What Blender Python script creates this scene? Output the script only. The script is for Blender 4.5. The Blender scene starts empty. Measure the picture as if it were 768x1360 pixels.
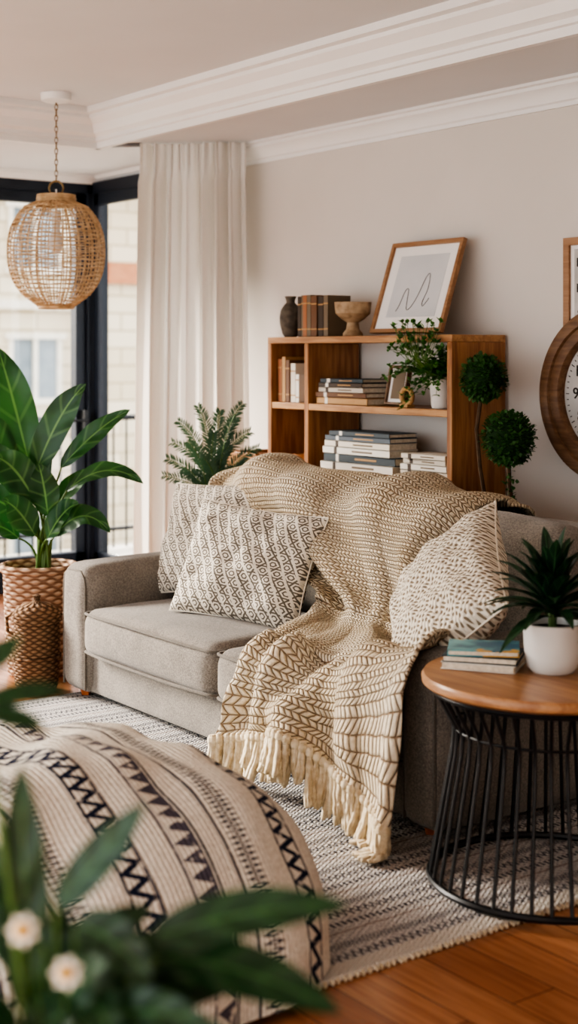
import bpy, math, random
from mathutils import Vector, Matrix, noise
random.seed(7)
R=random.random
def U(a,b): return a+(b-a)*random.random()
V=Vector
# ---------------------------------------------------------------- node helpers
def C(h):
    h=h.lstrip('#'); o=[]
    for i in (0,2,4):
        c=int(h[i:i+2],16)/255
        o.append(c/12.92 if c<=.04045 else ((c+.055)/1.055)**2.4)
    return (o[0],o[1],o[2],1)
def _m(op,*a):
    nt=next(x.nt for x in a if isinstance(x,E))
    n=nt.nodes.new('ShaderNodeMath'); n.operation=op
    for i,x in enumerate(a):
        if isinstance(x,E): nt.links.new(x.k,n.inputs[i])
        else: n.inputs[i].default_value=x
    return E(nt,n.outputs[0])
class E:
    def __init__(s,nt,k): s.nt=nt; s.k=k
    def __add__(a,b): return _m('ADD',a,b)
    __radd__=__add__
    def __sub__(a,b): return _m('SUBTRACT',a,b)
    def __rsub__(a,b): return _m('SUBTRACT',b,a)
    def __mul__(a,b): return _m('MULTIPLY',a,b)
    __rmul__=__mul__
    def __truediv__(a,b): return _m('DIVIDE',a,b)
    def __lt__(a,b): return _m('LESS_THAN',a,b)
    def __gt__(a,b): return _m('GREATER_THAN',a,b)
    def sin(a): return _m('SINE',a)
    def cos(a): return _m('COSINE',a)
    def fr(a): return _m('FRACT',a)
    def fl(a): return _m('FLOOR',a)
    def ab(a): return _m('ABSOLUTE',a)
    def fm(a,b): return _m('FLOORED_MODULO',a,b)
    def mx(a,b): return _m('MAXIMUM',a,b)
    def mn(a,b): return _m('MINIMUM',a,b)
    def eq(a,b): return _m('COMPARE',a,b,.1)
    def tri(a): return ((a.fr()-.5).ab())*2
    def ss(a,lo,hi):
        nt=a.nt; n=nt.nodes.new('ShaderNodeMapRange'); n.interpolation_type='SMOOTHSTEP'
        nt.links.new(a.k,n.inputs[0]); n.inputs[1].default_value=lo; n.inputs[2].default_value=hi
        return E(nt,n.outputs[0])
class M:
    def __init__(s,name,rough=.7,spec=.4):
        s.m=bpy.data.materials.new(name); s.m.use_nodes=True; s.nt=s.m.node_tree
        s.b=s.nt.nodes['Principled BSDF']; s.b.inputs['Roughness'].default_value=rough
        s.b.inputs['Specular IOR Level'].default_value=spec
        s.tc=s.nt.nodes.new('ShaderNodeTexCoord')
    def xyz(s,which='Object'):
        n=s.nt.nodes.new('ShaderNodeSeparateXYZ'); s.nt.links.new(s.tc.outputs[which],n.inputs[0])
        return [E(s.nt,n.outputs[i]) for i in range(3)]
    def vec(s,which='Object',scale=(1,1,1)):
        n=s.nt.nodes.new('ShaderNodeMapping'); s.nt.links.new(s.tc.outputs[which],n.inputs[0]); n.inputs['Scale'].default_value=scale
        return n.outputs[0]
    def noise(s,scale,detail=3,which='Object',sc=(1,1,1),rough=.5,dist=0):
        n=s.nt.nodes.new('ShaderNodeTexNoise'); s.nt.links.new(s.vec(which,sc),n.inputs['Vector'])
        n.inputs['Scale'].default_value=scale; n.inputs['Detail'].default_value=detail; n.inputs['Roughness'].default_value=rough; n.inputs['Distortion'].default_value=dist
        return E(s.nt,n.outputs[0])
    def mix(s,f,a,b):
        n=s.nt.nodes.new('ShaderNodeMix'); n.data_type='RGBA'
        if isinstance(f,E): s.nt.links.new(f.k,n.inputs[0])
        else: n.inputs[0].default_value=f
        for i,x in ((6,a),(7,b)):
            if isinstance(x,str): n.inputs[i].default_value=C(x)
            elif isinstance(x,tuple): n.inputs[i].default_value=x
            else: s.nt.links.new(x,n.inputs[i])
        return n.outputs[2]
    def col(s,k):
        if isinstance(k,str): s.b.inputs['Base Color'].default_value=C(k)
        else: s.nt.links.new(k,s.b.inputs['Base Color'])
    def bump(s,h,st=.5,d=.01):
        n=s.nt.nodes.new('ShaderNodeBump'); s.nt.links.new(h.k,n.inputs['Height']); n.inputs['Strength'].default_value=st; n.inputs['Distance'].default_value=d
        s.nt.links.new(n.outputs[0],s.b.inputs['Normal'])
def plain(name,c1,c2=None,rough=.6,sc=8,bump=0,bsc=60,bd=.004,spec=.4,metal=0):
    a=M(name,rough,spec); n=a.noise(sc,3)
    a.col(a.mix(n.ss(.3,.7),c1,c2 or c1)); a.b.inputs['Metallic'].default_value=metal
    if bump: a.bump(a.noise(bsc,3),bump,bd)
    return a.m
def wood(name,c1,c2,axis=0,rough=.42):
    a=M(name,rough); s=[14,14,14]; s[axis]=1.2
    n=a.noise(2.2,5,sc=tuple(s),dist=.6); n2=a.noise(9,4,sc=tuple(s))
    f=(n*.7+n2*.3).ss(.36,.64); a.col(a.mix(f,c1,c2)); a.bump(n2,.12,.002); return a.m
def fabric(name,c1,c2,sc=420):
    a=M(name,.92,.15); x,y,z=a.xyz(); n=a.noise(sc,2); n2=a.noise(6,3); n3=a.noise(sc*.35,2)
    f=(n*.5+n3*.3+n2*.2).ss(.38,.62); a.col(a.mix(f,c1,c2)); a.bump(n,.6,.002)
    a.b.inputs['Sheen Weight'].default_value=.2
    return a.m
def bands(a,T,S,per,nk=4,fine=1.):
    b=(T/per).fl(); f=(T/per).fr(); k=b.fm(nk)
    tri=(S/(per*.55*fine)).tri(); dd=(S/(per*.45*fine)).fr()
    m0=((f-.5-(tri-.5)*.55).ab())<.15
    m1=((f-.5).ab()<.22)*(dd<.55)
    m2=((f-.3).ab()<.09)
    m3=(((f-.5).ab()+(tri-.5).ab())<.42)*((((f-.5).ab()+(tri-.5).ab()))>.16)
    return m0,m1,m2,m3,k
# materials
wall_m=plain('wall_paint','#cbc5be','#cfc9c2',.9,2,.08,180,.001)
ceil_m=plain('ceiling_paint','#d4d6d8','#d7d9db',.9,2)
trim_m=plain('trim_paint','#e0e0df','#e3e3e2',.55,2)
black_frame=plain('window_frame_dark','#1c222c','#232a35',.45,5)
black_metal=plain('black_metal','#0f1013','#151619',.42,5)
wood_shelf=wood('shelf_wood','#976a45','#b98e61',0)
wood_shelf_v=wood('shelf_wood_vertical','#885a3a','#ab7b4f',2)
wood_top=wood('tabletop_wood','#966845','#b3855b',0,.32)
wood_dark=wood('walnut_wood','#624632','#7e6045',0,.5)
wood_foot=wood('foot_wood','#a2572a','#b96a36',2)
wood_frame=wood('frame_wood','#8c6748','#a37e5e',0)
sofa_m=fabric('sofa_fabric','#67615a','#948c82')
sofa_dark=fabric('sofa_piping','#625c54','#7a736a')
paper=plain('book_pages','#ddd2bf','#c9bda8',.9,90)
white_cer=plain('white_ceramic','#dddad5','#d6d3cd',.3,6,spec=.5)
cream_m=plain('cream_ceramic','#ab9376','#846c50',.7,25,.3,60)
stone_m=plain('vase_stone','#453d35','#645a4d',.7,30,.4,70)
soil=plain('soil','#2a1f17','#3b2c20',.95,60,.8,60,.01)
stem_m=plain('green_stem','#46632a','#567534',.5,10)
bark=plain('bark_stem','#4a3826','#5c4632',.8,30)
terra=plain('terracotta','#a9653c','#b87449',.8,10)
def leafmat(name,c1,c2,vein,rough=.36,tl=.2):
    a=M(name,rough,.5); u,v,w=a.xyz('UV'); s=(v-.5).ab()
    rib=1-(s.ss(.015,.045)); veins=((u*26+s*-9).sin()).ss(.75,1.)*.35
    n=a.noise(5,3); base=a.mix(n.ss(.3,.7),c1,c2); a.col(a.mix(rib.mx(veins),base,vein))
    a.bump((u*26+s*-9).sin(),.25,.004)
    t=a.nt.nodes.new('ShaderNodeBsdfTranslucent'); a.nt.links.new(base,t.inputs[0])
    mx=a.nt.nodes.new('ShaderNodeMixShader'); mx.inputs[0].default_value=tl
    a.nt.links.new(a.b.outputs[0],mx.inputs[1]); a.nt.links.new(t.outputs[0],mx.inputs[2])
    a.nt.links.new(mx.outputs[0],a.nt.nodes['Material Output'].inputs[0]); return a.m
leaf_big=leafmat('big_leaf','#1a4222','#30642e','#6f9a54')
leaf_dark=leafmat('dark_leaf','#152f1e','#28502f','#48754a')
leaf_fg=leafmat('foreground_leaf','#112c1a','#1e4726','#4a7545',tl=.1)
leaf_fern=leafmat('fern_leaf','#2b4a38','#48694a','#557658',.5)
leaf_vine=leafmat('vine_leaf','#386c2c','#568e3e','#7aa65c')
leaf_top=leafmat('topiary_leaf','#2a4d20','#457235','#5a864a',.5)
petal=plain('white_petal','#efe8da','#f6f1e6',.6)
yellow=plain('flower_center','#d9a52a','#c98f1c',.7,60)
# knit throw : herringbone-knit rows of slanted yarn stitches with soft brown gaps
a=M('knit_throw',.95,.1); u,v,w=a.xyz('UV'); n=a.noise(70,2,'UV'); big=a.noise(3.0,2,'UV'); n3=a.noise(240,2,'UV'); nn_=a.noise(16,2,'UV')
uu=u+(nn_-.5)*.007; vv=v+(nn_-.5)*.007
row=(vv/.0185).fl(); fr_=(vv/.0185).fr(); sgn=row.fm(2)*2-1
lp_=((uu/.0165)+sgn*fr_*.8+(1-row.fm(2))*.8).fr()
ex=(lp_-.5).ab()*2; ey=(fr_-.5).ab()*2
hgt=(1-ex*ex*ex)*(1-ey*ey*ey*ey*ey)
gap=1-(hgt+(n-.5)*.6).ss(.05,.6)
tone=a.mix((big*.6+n3*.4).ss(.35,.65),'#e3d6bf','#d2c0a4'); a.col(a.mix(gap*.85,tone,'#8c7158'))
a.bump(hgt+n3*.25,1.,.010); throw_m=a.m
fringe_m=plain('fringe_yarn','#e2d5bd','#c8b697',.95,60)
# pillows : hexagonal fretwork
a=M('lattice_pillow',.9,.15); u,v,w=a.xyz('UV'); wb=a.noise(140,2,'UV'); wn=a.noise(12,2,'UV'); s_=.050
uw=u+(wn-.5)*.006
def hexd(px,py):
    x=((px.fr())-.5).ab(); y=(((py.fr())-.5).ab())*1.732
    return (x*1.0+y*.62).mx(y*1.05)
px=uw/s_; py=v/(s_*1.25); h1=hexd(px,py); h2=hexd(px+.5,py+.5); h=h1.mn(h2)
ln=((h-.50).ab()<.075).mx(((h-.22).ab())<.065)
gapx=((u*126+v*70).sin())>.8
lf=(ln*(1-gapx*.7)); lf=(lf+(wb-.5)*.9).ss(.3,.7)
a.col(a.mix(lf,'#e0d8c9','#716a60')); a.bump((1-lf)*.8+wb*.5,.6,.004); pil_m=a.m
a=M('knit_pillow',.95,.1); u,v,w=a.xyz('UV')
x=u*260; y=v*260; h=(x+(y*.5).sin()*1.0).sin()*(y+(x*.5).sin()*1.0).sin(); wb=a.noise(150,2,'UV')
d=(h+(wb-.5)*1.2).ss(-.55,-.05); a.col(a.mix(d,'#857866','#dfd6c5')); a.bump(h*.6+wb*.6,.9,.006); pil2_m=a.m
# rug
a=M('woven_rug',.97,.08); X,Y,Z=a.xyz(); wob=a.noise(9,2); T=X+(wob-.5)*.014
m0,m1,m2,m3,k=bands(a,T,Y,.050,4,.8); dark=(m0*k.eq(0)).mx(m1*k.eq(1)).mx(m3*k.eq(3)); br=m2*k.eq(2)
fz=a.noise(150,2); fz2=a.noise(60,3); weave=((X*420+(Y*260).sin()*1.5).sin())
dots=((X*330).sin()*(Y*210).sin()).ss(.15,.6)
base=a.mix(fz.ss(.3,.7),'#bfbab5','#dedad4'); base=a.mix(dots*.5,base,'#7f7c85'); c=a.mix(br*.7,base,'#98887f'); c=a.mix(dark*((fz2*.5+fz*.5).ss(.25,.55))*.9,c,'#474953')
rim=(X>-2.555); c=a.mix(rim,c,'#d6cfc4'); a.col(c)
a.bump(weave*.3+fz+dark*-.4,.9,.010); rug_m=a.m
# ottoman blanket
a=M('tribal_blanket',.95,.1); X,Y,Z=a.xyz(); wob=a.noise(3,2); T=Y*-1+(wob-.5)*.03; S=X-Z
per=.072
m0,m1,m2,m3,k=bands(a,T,S,per,6,1.)
f=(T/per).fr(); tri=(S/(per*.8)).tri()
zig=((f-.5-(tri-.5)*.6).ab())<.2; tr_=((f-.1)<(tri*.75))*(f>.12)
edge=((f-.08).ab()<.05).mx((f-.92).ab()<.05)
dark=(zig*k.eq(0)).mx(m3*k.eq(2)).mx(edge*k.eq(0)).mx(edge*k.eq(3)); br=(tr_*k.eq(4)).mx(edge*k.eq(4))
fz=a.noise(120,2); fz2=a.noise(50,2); base=a.mix(fz.ss(.3,.7),'#d2cabb','#e9e3d6')
c=a.mix(br*(fz2.ss(.3,.45)),base,'#585560'); c=a.mix(dark*(fz2.ss(.28,.42)),c,'#262c40'); a.col(c); a.bump(fz+(T*500).sin()*.3,.7,.006); tribal_m=a.m
# curtain
a=M('linen_curtain',.95,.1); n=a.noise(300,2,sc=(1,1,.3)); cc=a.mix(n,'#ecebe8','#f4f2ef'); a.col(cc)
t=a.nt.nodes.new('ShaderNodeBsdfTranslucent'); t.inputs[0].default_value=C('#f4eee6'); mx=a.nt.nodes.new('ShaderNodeMixShader'); mx.inputs[0].default_value=.4
a.nt.links.new(a.b.outputs[0],mx.inputs[1]); a.nt.links.new(t.outputs[0],mx.inputs[2]); a.nt.links.new(mx.outputs[0],a.nt.nodes['Material Output'].inputs[0]); curt_m=a.m
# wicker
def wickmat(name,c1,c2,pz=.018):
    a=M(name,.85,.2); X,Y,Z=a.xyz(); ang=_m('ARCTAN2',Y,X)
    r=(Z/pz); s=(ang*14+(r.fl().fm(2))*3.14).sin(); h=((r.fr()-.5).ab()*-2+1)*.6+s*.4; n=a.noise(40,2)
    a.col(a.mix((h+(n-.5)*.5).ss(.1,.7),c1,c2)); a.bump(h,.9,.01); return a.m
wick=wickmat('seagrass_weave','#8a6b55','#cbb097'); wick2=wickmat('rattan_weave','#5e4632','#98785b',.012)
rattan=plain('rattan_cane','#b0946f','#cfb490',.6,30)
# floor
a=M('wood_floor',.28,.5); br=a.nt.nodes.new('ShaderNodeTexBrick'); a.nt.links.new(a.vec(),br.inputs['Vector'])
br.inputs['Scale'].default_value=1; br.inputs['Brick Width'].default_value=1.1; br.inputs['Row Height'].default_value=.13; br.inputs['Mortar Size'].default_value=.0018
br.inputs['Color1'].default_value=C('#9a6242'); br.inputs['Color2'].default_value=C('#bf8860'); br.inputs['Mortar'].default_value=C('#4e3020'); br.offset=.37
g=a.noise(3,5,sc=(1.2,16,1),dist=.5); a.col(a.mix((g.ss(.35,.7))*.5,br.outputs[0],'#7b4a30')); a.bump(g,.08,.002)
a.b.inputs['Roughness'].default_value=.27; floor_m=a.m
# facade
a=M('stone_facade',.9,.2); br=a.nt.nodes.new('ShaderNodeTexBrick')
X,Y,Z=a.xyz(); cm=a.nt.nodes.new('ShaderNodeCombineXYZ'); a.nt.links.new((Y).k,cm.inputs[0]); a.nt.links.new(Z.k,cm.inputs[1]); a.nt.links.new(cm.outputs[0],br.inputs['Vector'])
br.inputs['Scale'].default_value=1; br.inputs['Brick Width'].default_value=.7; br.inputs['Row Height'].default_value=.3; br.inputs['Mortar Size'].default_value=.016
br.inputs['Color1'].default_value=C('#dfd3bc'); br.inputs['Color2'].default_value=C('#d2c3a7'); br.inputs['Mortar'].default_value=C('#ad9c7e'); a.col(br.outputs[0]); facade_m=a.m
roof_m=plain('roof_tiles','#bf8059','#ad6e4c',.9,10); ftrim=plain('facade_trim','#ded6c6','#e6dfcf',.9)
fwin_m=plain('facade_window_glass','#8d979c','#7a858b',.3,3)
a=M('window_glass'); tr=a.nt.nodes.new('ShaderNodeBsdfTransparent'); gl=a.nt.nodes.new('ShaderNodeBsdfGlossy'); gl.inputs['Roughness'].default_value=.02
mx=a.nt.nodes.new('ShaderNodeMixShader'); mx.inputs[0].default_value=.05; a.nt.links.new(tr.outputs[0],mx.inputs[1]); a.nt.links.new(gl.outputs[0],mx.inputs[2]); a.nt.links.new(mx.outputs[0],a.nt.nodes['Material Output'].inputs[0]); glass_m=a.m
matp=plain('mat_board','#e0deda','#e4e2de',.8); sheet=plain('print_sheet','#bfc1c2','#c8c9c9',.8,4); ink=plain('ink','#3a3632','#2a2622',.8)
clockface=plain('clock_face','#a9a7a3','#bfbcb7',.6,7)
covers=[plain('cover_%d'%i,c,None,.6) for i,c in enumerate(['#6b4a32','#9b7b58','#d2c9ba','#463a30','#b08a5c','#d8d3c9','#71624f','#c1b8aa','#3d474d','#2f6d7c','#9d6642','#555e66'])]
# ---------------------------------------------------------------- mesh builder
class MB:
    def __init__(s): s.v=[]; s.f=[]; s.m=[]; s.uv=[]
    def add(s,vs,fs,mi=0,uv=None):
        o=len(s.v); s.v+= [tuple(p) for p in vs]; s.f+=[tuple(i+o for i in f) for f in fs]; s.m+=[mi]*len(fs)
        s.uv+= uv if uv else [(0,0)]*len(vs)
    def box(s,c,d,mi=0,rz=0,mat=None):
        c=V(c); m=mat or Matrix.Rotation(rz,3,'Z'); vs=[]
        for x in(-.5,.5):
            for y in(-.5,.5):
                for z in(-.5,.5): vs.append(c+m@V((x*d[0],y*d[1],z*d[2])))
        s.add(vs,[(0,1,3,2),(4,6,7,5),(0,4,5,1),(2,3,7,6),(0,2,6,4),(1,5,7,3)],mi)
    def bb(s,x0,x1,y0,y1,z0,z1,mi=0): s.box(((x0+x1)/2,(y0+y1)/2,(z0+z1)/2),(x1-x0,y1-y0,z1-z0),mi)
    def rbox(s,c,d,r,mi=0,puff=(0,0,0),n=14,nz=.0,mat=None,seed=0):
        c=V(c); h=V(d)/2; m=mat or Matrix.Identity(3)
        g=[-math.cos(math.pi*i/n)*.35+(-1+2*i/n)*.65 for i in range(n+1)]
        for ax in range(3):
            for sg in(-1,1):
                vs=[];fs=[]
                for i in g:
                    for j in g:
                        p=[0,0,0]; p[ax]=sg; p[(ax+1)%3]=i; p[(ax+2)%3]=j
                        q=V([p[k]*h[k] for k in range(3)]); inn=V([max(-(h[k]-r),min(h[k]-r,q[k])) for k in range(3)])
                        dd=q-inn; q=inn+dd.normalized()*r
                        for k in range(3):
                            a1,a2=p[(k+1)%3],p[(k+2)%3]; q[k]+=puff[k]*(p[k])*(1-a1*a1)*(1-a2*a2)
                        if nz: q+=noise.noise_vector(q*5+V((seed,0,0)))*nz
                        vs.append(c+m@q)
                N=n+1
                for i in range(n):
                    for j in range(n):
                        f=(i*N+j,(i+1)*N+j,(i+1)*N+j+1,i*N+j+1); fs.append(f if sg>0 else f[::-1])
                s.add(vs,fs,mi)
    def tube(s,pts,r,mi=0,sides=6,closed=False):
        pts=[V(p) for p in pts]; n=len(pts); rs=r if isinstance(r,list) else [r]*n
        vs=[];fs=[]; nm=None
        for i in range(n):
            if closed: t=pts[(i+1)%n]-pts[i-1]
            else: t=pts[min(i+1,n-1)]-pts[max(i-1,0)]
            if t.length<1e-9: t=V((0,0,1))
            t.normalize()
            if nm is None: nm=t.orthogonal().normalized()
            else:
                nm=nm-t*nm.dot(t); nm=nm.normalized() if nm.length>1e-6 else t.orthogonal().normalized()
            b=t.cross(nm)
            for k in range(sides):
                an=2*math.pi*k/sides; vs.append(pts[i]+(nm*math.cos(an)+b*math.sin(an))*rs[i])
        for i in range(n if closed else n-1):
            j=(i+1)%n
            for k in range(sides):
                l=(k+1)%sides; fs.append((i*sides+k,i*sides+l,j*sides+l,j*sides+k))
        if not closed: fs.append(tuple(range(sides))[::-1]); fs.append(tuple((n-1)*sides+k for k in range(sides)))
        s.add(vs,fs,mi)
    def lathe(s,prof,c=(0,0,0),mi=0,n=40,wob=0):
        vs=[];fs=[];c=V(c)
        for (r,z) in prof:
            for k in range(n):
                an=2*math.pi*k/n; rr=r*(1+wob*math.sin(k*2.3+z*40)); vs.append(c+V((rr*math.cos(an),rr*math.sin(an),z)))
        for i in range(len(prof)-1):
            for k in range(n):
                l=(k+1)%n; fs.append((i*n+k,i*n+l,(i+1)*n+l,(i+1)*n+k))
        s.add(vs,fs,mi)
    def leaf(s,a,b,c,w,mi=0,nl=12,fold=.25,up=V((0,0,1)),shape=1.,wave=0,base=.0):
        a,b,c=V(a),V(b),V(c); vs=[];uv=[];ph=U(0,6)
        ss=(-1,-.5,0,.5,1)
        for i in range(nl+1):
            t=i/nl; p=a*(1-t)**2+b*2*t*(1-t)+c*t*t; tg=((b-a)*(1-t)+(c-b)*t)
            if tg.length<1e-6: tg=c-a
            tg.normalize(); sd=tg.cross(up)
            if sd.length<.05: sd=tg.cross(V((.6,.8,0)))
            sd.normalize(); nn=sd.cross(tg)
            ww=w*max(base,(math.sin(math.pi*min(1,t**.8*.98+.02)))**shape)
            if i==nl: ww=w*.01
            for q in ss:
                vs.append(p+sd*q*ww+nn*(abs(q)*fold*ww+wave*w*math.sin(t*14+ph)*abs(q)*q)); uv.append((t,.5+q*.5))
        fs=[(i*5+k,i*5+k+1,(i+1)*5+k+1,(i+1)*5+k) for i in range(nl) for k in range(4)]
        s.add(vs,fs,mi,uv)
    def grid(s,P,uvs,mi=0):
        n=len(P);m=len(P[0]); s.add([p for r in P for p in r],[(i*m+j,(i+1)*m+j,(i+1)*m+j+1,i*m+j+1) for i in range(n-1) for j in range(m-1)],mi,[q for r in uvs for q in r])
    def obj(s,name,mats,parent=None,origin=(0,0,0),mat=None,bevel=0,sharp=40,sol=0):
        me=bpy.data.meshes.new(name); o=V(origin)
        me.from_pydata([V(p)-o for p in s.v],[],s.f)
        ul=me.uv_layers.new(name='UVMap'); 
        for l in me.loops: ul.data[l.index].uv=s.uv[l.vertex_index]
        for p,mi in zip(me.polygons,s.m): p.material_index=mi; p.use_smooth=True
        for m_ in (mats if isinstance(mats,list) else [mats]): me.materials.append(m_)
        me.update()
        try: me.set_sharp_from_angle(angle=math.radians(sharp))
        except Exception: pass
        ob=bpy.data.objects.new(name,me); bpy.context.scene.collection.objects.link(ob)
        ob.location=o
        if mat is not None: ob.matrix_world=mat
        if parent: ob.parent=parent
        if sol:
            k=ob.modifiers.new('sol','SOLIDIFY'); k.thickness=sol; k.offset=0
        if bevel:
            k=ob.modifiers.new('bev','BEVEL'); k.width=bevel; k.segments=2; k.limit_method='ANGLE'; k.angle_limit=math.radians(50)
        return ob
def text_into(mb,txt,size,mtx,mi=0):
    cu=bpy.data.curves.new('t','FONT'); cu.body=txt; cu.size=size; cu.align_x='CENTER'; cu.align_y='CENTER'; cu.extrude=.001
    ob=bpy.data.objects.new('t',cu); bpy.context.scene.collection.objects.link(ob); bpy.context.view_layer.update()
    me=bpy.data.meshes.new_from_object(ob.evaluated_get(bpy.context.evaluated_depsgraph_get()))
    mb.add([mtx@v.co for v in me.vertices],[tuple(p.vertices) for p in me.polygons],mi)
    bpy.data.objects.remove(ob)
RV=V((.591,.806,0)); FV=V((-.806,.591,0))   # plan-view basis used to orient plants
def lp(o,x,d,h): o=V(o); return V((o.x,o.y,0))+RV*x+FV*d+V((0,0,h))
# ---------------------------------------------------------------- room shell
WX=-7.73; WY=4.22; CH=2.48; TH=2.65; TX=-6.58; TY=3.6; X1=1.6; Y0=-2.6; WE=-6.3; RZ=.018
b=MB(); b.bb(WX-.15,X1,Y0,WY+.15,-.1,0); b.obj('floor',floor_m)
b=MB(); b.bb(WX-.15,X1,TY,WY+.15,CH,TH+.25); b.bb(WX-.15,TX,Y0,TY,CH,TH+.25); b.bb(TX,X1,Y0,TY,TH,TH+.25); b.obj('ceiling',ceil_m)
b=MB(); b.bb(WE,X1,WY,WY+.15,0,CH); b.bb(WX-.1,WE,WY,WY+.15,2.44,CH); b.obj('wall_back',wall_m)
b=MB(); b.bb(WX-.15,WX,Y0,WY+.15,2.44,CH); b.obj('wall_left',wall_m)
b=MB(); b.bb(X1,X1+.12,Y0,WY+.15,0,TH+.2); b.obj('wall_right',wall_m)
def mould(name,prof,p,q,inn,m=trim_m,k=1):
    p,q,inn=V(p),V(q),V(inn); b=MB(); vs=[]
    for e in(p,q):
        for d,h in prof: vs.append(e+inn*d*k+V((0,0,h*k)))
    n=len(prof); b.add(vs,[(i,i+1,n+i+1,n+i) for i in range(n-1)]+[tuple(range(n)),tuple(range(2*n-1,n-1,-1))]); return b.obj(name,m,sharp=25)
pw=[(0,-.105),(.012,-.105),(.012,-.088),(.022,-.082),(.03,-.062),(.05,-.038),(.065,-.03),(.065,-.016),(.082,-.012),(.082,0)]
mould('trim_1',pw,(WE,WY,CH),(X1,WY,CH),(0,-1,0)); mould('trim_2',pw,(WX,Y0,CH),(WX,WY,CH),(1,0,0),k=.6); mould('trim_5',pw,(WX,WY,CH),(WE,WY,CH),(0,-1,0),k=.6)
pt=[(0,-.02),(.03,-.02),(.03,.012),(.045,.016),(.045,.035),(.07,.05),(.085,.09),(.12,.118),(.12,.135),(.15,.14),(.15,.17),(0,.17)]
mould('trim_3',pt,(TX,TY,CH),(X1,TY,CH),(0,-1,0)); mould('trim_4',pt,(TX,Y0,CH),(TX,TY,CH),(1,0,0))
mould('baseboard_back',[(0,0),(.018,0),(.018,.11),(.01,.12),(0,.12)],(WE,WY,0),(X1,WY,0),(0,-1,0))
# windows
def window(name,org,ax,spans,top=2.44,bot=0.0,st=.1,th1=.12,th2=.07,fw=.035):
    b=MB(); o=V(org); ax=V(ax); nrm=V((-ax.y,ax.x,0)); rot=math.atan2(ax.y,ax.x)
    def seg(s0,s1,z0,z1,th,off=0,mi=0): b.box(o+ax*((s0+s1)/2)+V((0,0,(z0+z1)/2))+nrm*off,(s1-s0,th,z1-z0),mi,rot)
    S0,S1=spans[0],spans[-1]
    seg(S0,S1,top-.07,top,th1); seg(S0,S1,bot,bot+.08,th1)
    for i,s in enumerate(spans): seg(s-fw,s+fw,bot,top,th1)
    for s,t in zip(spans[:-1],spans[1:]):
        seg(s+fw,t-fw,top-.14,top-.07,th2); seg(s+fw,t-fw,bot+.08,bot+.2,th2)
        seg(s+fw,s+st,bot+.08,top-.07,th2); seg(t-st,t-fw,bot+.08,top-.07,th2)
        seg(s+st,t-st,bot+.2,top-.14,.006,0,1)
    return b
b=window('w',(WX-.05,WY,0),(0,-1,0),[0.04,1.3,2.6,3.9,5.2,6.5])
b.bb(WX-.01,WX+.05,WY-.115,WY-.09,.88,1.06,2); b.tube([(WX+.03,WY-.10,1.0),(WX+.06,WY-.10,1.0),(WX+.06,WY-.2,1.0)],.009,2)
b.bb(WX-.13,WX-.03,WY-.02,WY+.09,0,2.44)
b.obj('window_1',[black_frame,glass_m,black_metal],bevel=.003)
b=window('w',(WX-.02,WY-.02,0),(1,0,0),[0.02,.86,1.45-.02],st=.075,th1=.05,th2=.035,fw=.02); b.obj('window_2',[black_frame,glass_m],bevel=.003)
# balcony + outside
b=MB(); b.bb(-9.6,WX-.16,-3,6.2,-.22,-.06,1); b.bb(WX-.15,-5,WY+.16,6.2,-.22,-.06,1)
def rail(p,q):
    p,q=V(p),V(q); L=(q-p).length; n=int(L/.11)
    for z,r in((.92,.022),(.08,.015)): b.tube([p+V((0,0,z)),q+V((0,0,z))],r,0)
    for i in range(n+1): e=p+(q-p)*i/n; b.tube([e+V((0,0,-.06)),e+V((0,0,.92))],.008,0,5)
rail((-9.5,-2.8,0),(-9.5,6.1,0)); rail((-9.5,6.1,0),(-5,6.1,0)); b.obj('balcony_railing',[black_metal,plain('balcony_concrete','#bdb6aa','#c9c2b6',.9)])
b=MB(); b.bb(-23,-22,-14,26,-6,4.3,0)
for wy in [3.4,5.8,8.3,10.8,13.4,16,18.6]:
    for wz in(-1.8,1.15,3.35):
        b.bb(-22.02,-21.99,wy-.42,wy+.42,wz-.5,wz+.5,1)
        for e in(-.45,0,.45): b.bb(-22,-21.93,wy+e-.04,wy+e+.04,wz-.55,wz+.55,3)
        for e in(-.55,.55): b.bb(-22,-21.9,wy-.55,wy+.55,wz+e-.05,wz+e+.05,3)
b.bb(-22.2,-21.85,-14,26,2.15,2.3,3); b.bb(-22.4,-21.6,-14,26,4.3,4.5,3)
b.add([(-21.5,11.6,2.6),(-21.5,26,2.6),(-24,26,4.6),(-24,11.6,4.6)],[(0,1,2,3)],2); b.bb(-22,-21.6,11.6,26,-6,2.6,0)
b.obj('neighbouring_building',[facade_m,fwin_m,roof_m,ftrim])
b=MB(); b.bb(-40,30,-30,40,-6.2,-6); b.obj('street_ground',plain('asphalt','#b5aea4','#c2bbb0',.9))
# curtain
A=V((-6.355,3.725,0)); B=V((-5.98,4.10,0)); dr=(B-A).normalized(); L=(B-A).length; nn=V((dr.y,-dr.x,0))
P=[];Q=[]
for i in range(50):
    z=.015+ (2.472-.015)*i/49; row=[];rq=[]; tz=i/49
    for j in range(301):
        t=j/300; am=.05+.026*math.sin(t*9+1)-(.02 if tz>.93 else 0); ph=t*2*math.pi*7+1.1*math.sin(t*7)+.3*math.sin(z*1.3+t*4)
        sn=math.sin(ph); sn=math.copysign(abs(sn)**.75,sn)
        off=am*sn*(1 if tz<.93 else .75)+.014*math.sin(z*3+t*20)*(1-tz)
        sx=.016*math.sin(ph*2+1); fl=(1-tz)*.03
        if tz>.94: off+=.008*math.sin(t*2*math.pi*42)
        p=A+dr*(t*(L+2*fl)-fl+sx)+nn*off; row.append((p.x,p.y,z)); rq.append((t,tz))
    P.append(row);Q.append(rq)
b=MB(); b.grid(P,Q); b.tube([A-dr*.16+V((0,0,2.472)),A+V((0,0,2.472))],.012,1,8)
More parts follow.
